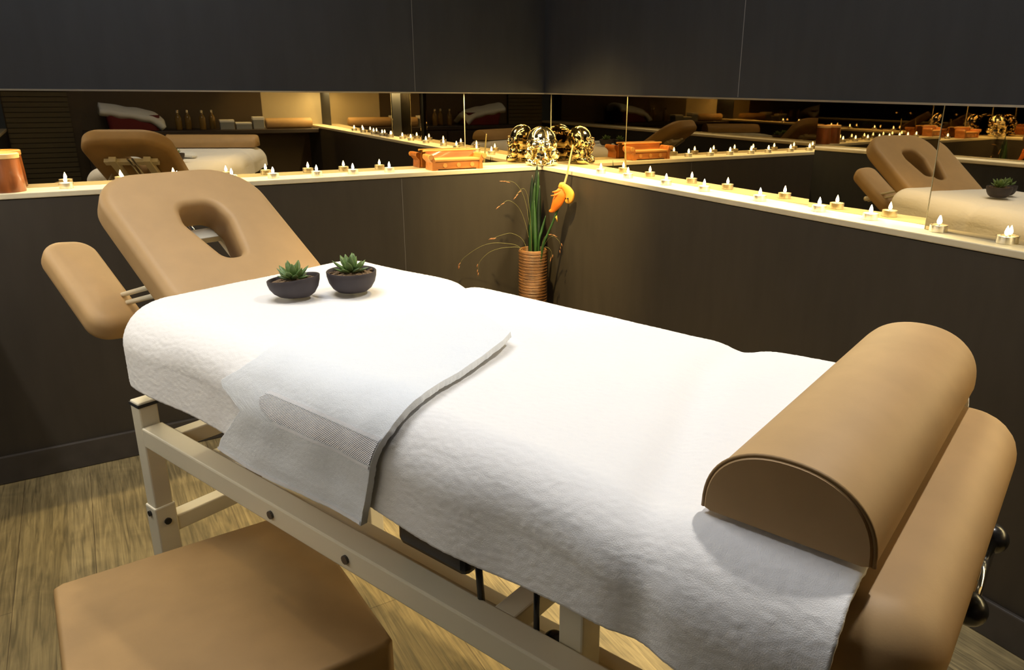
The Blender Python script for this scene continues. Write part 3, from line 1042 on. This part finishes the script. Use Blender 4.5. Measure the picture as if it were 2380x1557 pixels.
for i, (r0, a0, r1, a1, zt, w, m) in enumerate(((0.000, 0.02, 0.014, 0.060, 0.945, 0.030, 'leaf_dark'), (0.012, 0.005, 0.020, 0.045, 0.915, 0.022, 'leaf'), (-0.008, 0.0, 0.006, 0.035, 0.87, 0.024, 'leaf'),
                                             (0.020, -0.01, 0.026, 0.03, 0.86, 0.020, 'leaf_dark'), (0.010, -0.02, 0.004, 0.02, 0.80, 0.020, 'leaf'), (0.022, -0.02, 0.052, 0.0, 0.74, 0.014, 'leaf'), (-0.010, 0.025, -0.006, 0.055, 0.90, 0.026, 'leaf_dark'))):
    mb = MB()
    blade(mb, [VP(r0, a0, 0.42), VP(r0 * 1.1, a0, 0.62), VP((r0 + r1) / 2, (a0 + a1) / 2, (0.62 + zt) / 2), VP(r1, a1, zt)], w)
    mb.build('leaf', M_[m], leaves, smooth=True)

grass = empty('grass_spray', (VC.x, VC.y, 0.40), 'wispy yellow-green grass arching out of the rattan vase', 'plant')


def curve_pts(pts, n=6):
    pts = [Vector(p) for p in pts]
    P = []
    for i in range(len(pts) - 1):
        p0, p1, p2, p3 = pts[max(i - 1, 0)], pts[i], pts[i + 1], pts[min(i + 2, len(pts) - 1)]
        for k in range(n):
            t = k / n
            P.append(0.5 * ((2 * p1) + (p2 - p0) * t + (2 * p0 - 5 * p1 + 4 * p2 - p3) * t * t + (3 * p1 - p0 - 3 * p2 + p3) * t ** 3))
    P.append(pts[-1])
    return P


G = [[(-0.02, -0.02, 0.45), (-0.045, -0.03, 0.60), (-0.12, -0.05, 0.632), (-0.20, -0.06, 0.625), (-0.28, -0.07, 0.575), (-0.30, -0.07, 0.540)],
     [(-0.02, -0.02, 0.45), (-0.040, -0.03, 0.595), (-0.10, -0.05, 0.615), (-0.17, -0.06, 0.600), (-0.215, -0.07, 0.560), (-0.225, -0.07, 0.520)],
     [(-0.01, 0.0, 0.45), (-0.015, 0.01, 0.62), (-0.05, 0.02, 0.75), (-0.10, 0.0, 0.80), (-0.14, -0.02, 0.775)],
     [(-0.01, 0.0, 0.45), (-0.012, 0.01, 0.65), (-0.035, 0.02, 0.80), (-0.075, 0.01, 0.87), (-0.125, -0.01, 0.880)],
     [(0.0, 0.0, 0.45), (-0.008, 0.0, 0.66), (-0.02, 0.01, 0.80), (-0.04, 0.0, 0.85), (-0.07, -0.02, 0.825)],
     [(0.02, -0.02, 0.45), (0.035, -0.03, 0.61), (0.055, -0.04, 0.665), (0.085, -0.045, 0.662)],
     [(0.02, -0.02, 0.45), (0.04, -0.03, 0.60), (0.075, -0.04, 0.66), (0.108, -0.05, 0.645), (0.115, -0.05, 0.615)],
     [(0.02, -0.02, 0.45), (0.04, -0.03, 0.595), (0.06, -0.04, 0.615), (0.078, -0.04, 0.595), (0.075, -0.04, 0.570)],
     [(-0.01, -0.02, 0.45), (-0.03, -0.03, 0.62), (-0.08, -0.04, 0.67), (-0.13, -0.05, 0.665), (-0.165, -0.05, 0.650)]]
for i, g_ in enumerate(G):
    P = curve_pts([VP(*p) for p in g_])
    n = len(P)
    st = MB().tube(P, [0.0006 * (1 - 0.7 * k / n) + 0.00025 for k in range(n)], 6).build('grass_stem', M_['grass'], grass, smooth=True)
    mb = MB()
    for q in range(3):
        c = P[-1 - q * 2]
        d = (P[-1 - q * 2] - P[-2 - q * 2]).normalized()
        off = Vector((random.uniform(-.006, .006), random.uniform(-.006, .006), random.uniform(-.008, .004)))
        mb.tube([c + off, c + off + d * 0.008, c + off + d * 0.018], [0.0006, 0.0024, 0.0005], 6)
    mb.build('seed_head', M_['seed'], st, smooth=True)

flower = empty('orange_flower', (VC.x, VC.y, 0.40), 'drooping orange flower on a pale stick leaning right out of the rattan vase', 'flower')


def FP(r, z, a=-0.045):
    return VP(r, a, z)


MB().tube(curve_pts([FP(0.02, 0.45), FP(0.040, 0.611), FP(0.062, 0.674), FP(0.088, 0.737), FP(0.116, 0.82)]), 0.0045, 8).build('stem', M_['leaf'], flower, smooth=True)
MB().tube(curve_pts([FP(0.116, 0.82), FP(0.125, 0.869), FP(0.138, 0.92), FP(0.146, 0.97), FP(0.158, 1.03)]), [0.0058 - 0.0035 * k / 24 for k in range(25)], 8).build('stick', M_['stem'], flower, smooth=True)
MB().tube([FP(0.088, 0.737), FP(0.094, 0.745), FP(0.100, 0.722)], [0.003, 0.006, 0.001], 8).build('bud', M_['yellow'], flower, smooth=True)


def petal(pts, rad, m, name='petal', flat=0.45):
    P = curve_pts([FP(*p) for p in pts], 5)
    n = len(P)
    xs = np.linspace(0, 1, n)
    rr = np.interp(xs, np.linspace(0, 1, len(rad)), rad)
    rings = []
    for i, p in enumerate(P):
        t = (P[min(i + 1, n - 1)] - P[max(i - 1, 0)]).normalized()
        side = t.cross(vy).normalized()
        nn = side.cross(t)
        rings.append([p + side * rr[i] * math.cos(2 * PI * k / 12) + nn * rr[i] * flat * math.sin(2 * PI * k / 12) for k in range(12)])
    return MB().rings(rings).build(name, M_[m], flower, smooth=True)


petal([(0.122, 0.868, -.05), (0.112, 0.835, -.055), (0.098, 0.800, -.055), (0.082, 0.772, -.05), (0.066, 0.766, -.05)], [0.010, 0.026, 0.021, 0.012, 0.003], 'orange')
petal([(0.120, 0.872, -.06), (0.138, 0.856, -.062), (0.150, 0.834, -.062), (0.146, 0.814, -.062), (0.132, 0.806, -.06)], [0.010, 0.016, 0.019, 0.017, 0.006], 'yellow')
petal([(0.128, 0.878, -.055), (0.116, 0.872, -.058), (0.106, 0.862, -.058)], [0.006, 0.013, 0.006], 'yellow')
petal([(0.110, 0.855, -.06), (0.094, 0.848, -.065), (0.078, 0.846, -.068)], [0.006, 0.005, 0.0015], 'orange')
petal([(0.108, 0.842, -.06), (0.090, 0.834, -.068), (0.072, 0.832, -.072)], [0.006, 0.004, 0.0012], 'orange')
MB().sphere(FP(0.141, 0.822, -0.073), 0.0035, 10, 8).build('dark_spot', M_['black'], flower, smooth=True)

# ------------------------------------------------------------------ behind the viewer (seen in the mirrors)
cnt = MB().box((-1.62, YS + 0.002, 0.875), (-0.002, YS + 0.34, 0.905)).build('counter_top', M_['dark_wood'], bevel=0.003)
tag(cnt, 'dark counter top along the front wall, seen in the back mirror', 'counter')
cab = empty('cabinet', (-1.05, YS + 0.17, 0), 'dark cabinet under the counter at the front wall, seen in the back mirror', 'cabinet')
MB().box((-0.56, -0.165, 0.0), (0.50, 0.14, 0.874)).build('cabinet_body', M_['dark_wood'], cab)
for i in range(3):
    x = -0.55 + i * 0.35
    d_ = MB().box((x + 0.003, 0.141, 0.06), (x + 0.343, 0.158, 0.86)).build('door', M_['dark_wood'], cab, bevel=0.002)
    MB().tube([(x + 0.31, 0.172, 0.70), (x + 0.31, 0.172, 0.80)], 0.005).build('handle', M_['chrome'], d_)
# roll cushion at the counter's corner end
rc_ = MB()
rings = []
for x, r in ((-0.19, 0.028), (-0.187, 0.036), (-0.18, 0.040), (0.16, 0.040), (0.167, 0.036), (0.17, 0.028)):
    rings.append([Vector((x, r * math.cos(2 * PI * k / 28), 0.04 + r * math.sin(2 * PI * k / 28))) for k in range(28)])
roll_o = rc_.rings(rings).build('roll_cushion', M_['leather'], smooth=True, angle=50)
roll_o.location = (-0.20, YS + 0.22, 0.905)
tag(roll_o, 'tan roll cushion lying at the corner end of the counter, seen in the mirror', 'cushion')
bk = empty('basket', (-1.30, YS + 0.17, 0.905), 'dark red basket on the counter with a white towel over it, seen in the mirror', 'basket')
rings = []
for z, a, b_ in ((0, 0.15, 0.10), (0.004, 0.155, 0.105), (0.11, 0.17, 0.12), (0.112, 0.165, 0.115), (0.01, 0.15, 0.10)):
    rings.append([Vector((x, y, z)) for x, y in round_poly([(a, b_), (-a, b_), (-a, -b_), (a, -b_)], 0.03, 6)])
MB().rings(rings).build('basket_body', M_['red'], bk, smooth=True, angle=40)
vs = []
for i in range(31):
    for j in range(21):
        x, y = -0.20 + 0.40 * i / 30, -0.14 + 0.28 * j / 20
        z = 0.165 - 0.35 * (x / 0.2) * 0.10 - 0.05 * (y / 0.14) ** 2 - (0.05 * max(0, (x - 0.1) / 0.1) ** 2) + 0.006 * noise.noise(Vector((x * 14, y * 14, 0)))
        vs.append((x, y, z))
tw = MB().add(vs, [(i * 21 + j, i * 21 + j + 1, (i + 1) * 21 + j + 1, (i + 1) * 21 + j) for i in range(30) for j in range(20)]).build('folded_towel', M_['towel2'], smooth=True)
tw.location = (-1.30, YS + 0.17, 0.905)
so = tw.modifiers.new('solid', 'SOLIDIFY')
so.thickness = 0.045
tag(tw, 'white folded towel lying on the red basket, seen in the mirror', 'towel')
bot = empty('bottle', (-1.00, YS + 0.16, 0.905), 'amber oil bottle next to the basket on the counter, seen in the mirror', 'bottle', 'oil bottles on the counter')
MB().lathe([(0.020, 0), (0.022, 0.003), (0.022, 0.085), (0.015, 0.102), (0.009, 0.110), (0.009, 0.125)], 24).build('bottle_body', M_['glass_b'], bot, smooth=True, angle=40)
MB().lathe([(0.011, 0.122), (0.011, 0.142), (0.010, 0.143)], 20).build('cap', M_['chrome'], bot, smooth=True, angle=40)
for x, y, l_ in ((-0.93, 0.12, 'amber oil bottle second from the basket on the counter, seen in the mirror'), (-0.84, 0.20, 'amber oil bottle in the middle of the counter, seen in the mirror'), (-0.76, 0.12, 'amber oil bottle nearest the grey boxes, seen in the mirror')):
    copy_thing(bot, (x, YS + y, 0.905), x, l_)
for x, w, h, l_ in ((-0.67, 0.05, 0.07, 'grey box lying on the counter beside the bottles, seen in the mirror'), (-0.55, 0.055, 0.05, 'grey box in the middle of the counter boxes, seen in the mirror'), (-0.44, 0.04, 0.09, 'taller grey box next to the roll cushion, seen in the mirror')):
    bx = empty('storage_box', (x, YS + 0.2, 0.905), l_, 'box', 'grey boxes on the counter', 0.1)
    MB().box((-w, -0.05, 0), (w, 0.05, h * 0.75)).build('box_body', M_['grey_box'], bx, bevel=0.002)
    MB().box((-w - 0.002, -0.052, h * 0.75), (w + 0.002, 0.052, h)).build('lid', M_['white'], bx, bevel=0.002)
# slatted blind at the left end of the front wall
bl = empty('slatted_blind', (-1.87, YS + 0.03, 0), 'olive slatted blind at the left end of the front wall, seen in the mirror', 'blind')
mb = MB()
for i in range(60):
    z = 0.3 + i * 0.035
    mb.box((-0.19, -0.004, z), (0.19, 0.006, z + 0.030))
mb.build('slats', M_['blind'], bl)
MB().box((-0.195, -0.015, 2.40), (0.195, 0.02, 2.44)).build('head_rail', M_['blind'], bl)

# ceiling downlights
for i, (loc, tgt, e, c, size, b_) in enumerate(SPOTS):
    dl = empty('downlight', (loc[0], loc[1], CEIL), ('recessed ceiling downlight above the massage table', 'recessed ceiling downlight above the vase corner', 'recessed ceiling downlight above the front corner', 'recessed ceiling downlight beside the far edge of the table', 'recessed ceiling downlight above the stool')[i], 'light', 'ceiling downlights')
    MB().lathe([(0.060, -0.001), (0.062, -0.008), (0.050, -0.010), (0.048, -0.001)], 32).build('housing', M_['white'], dl, smooth=True, angle=40)
    MB().lathe([(0.047, -0.001), (0.047, -0.004), (0.01, -0.004)], 32).build('lens', M_['lens'], dl, smooth=True)
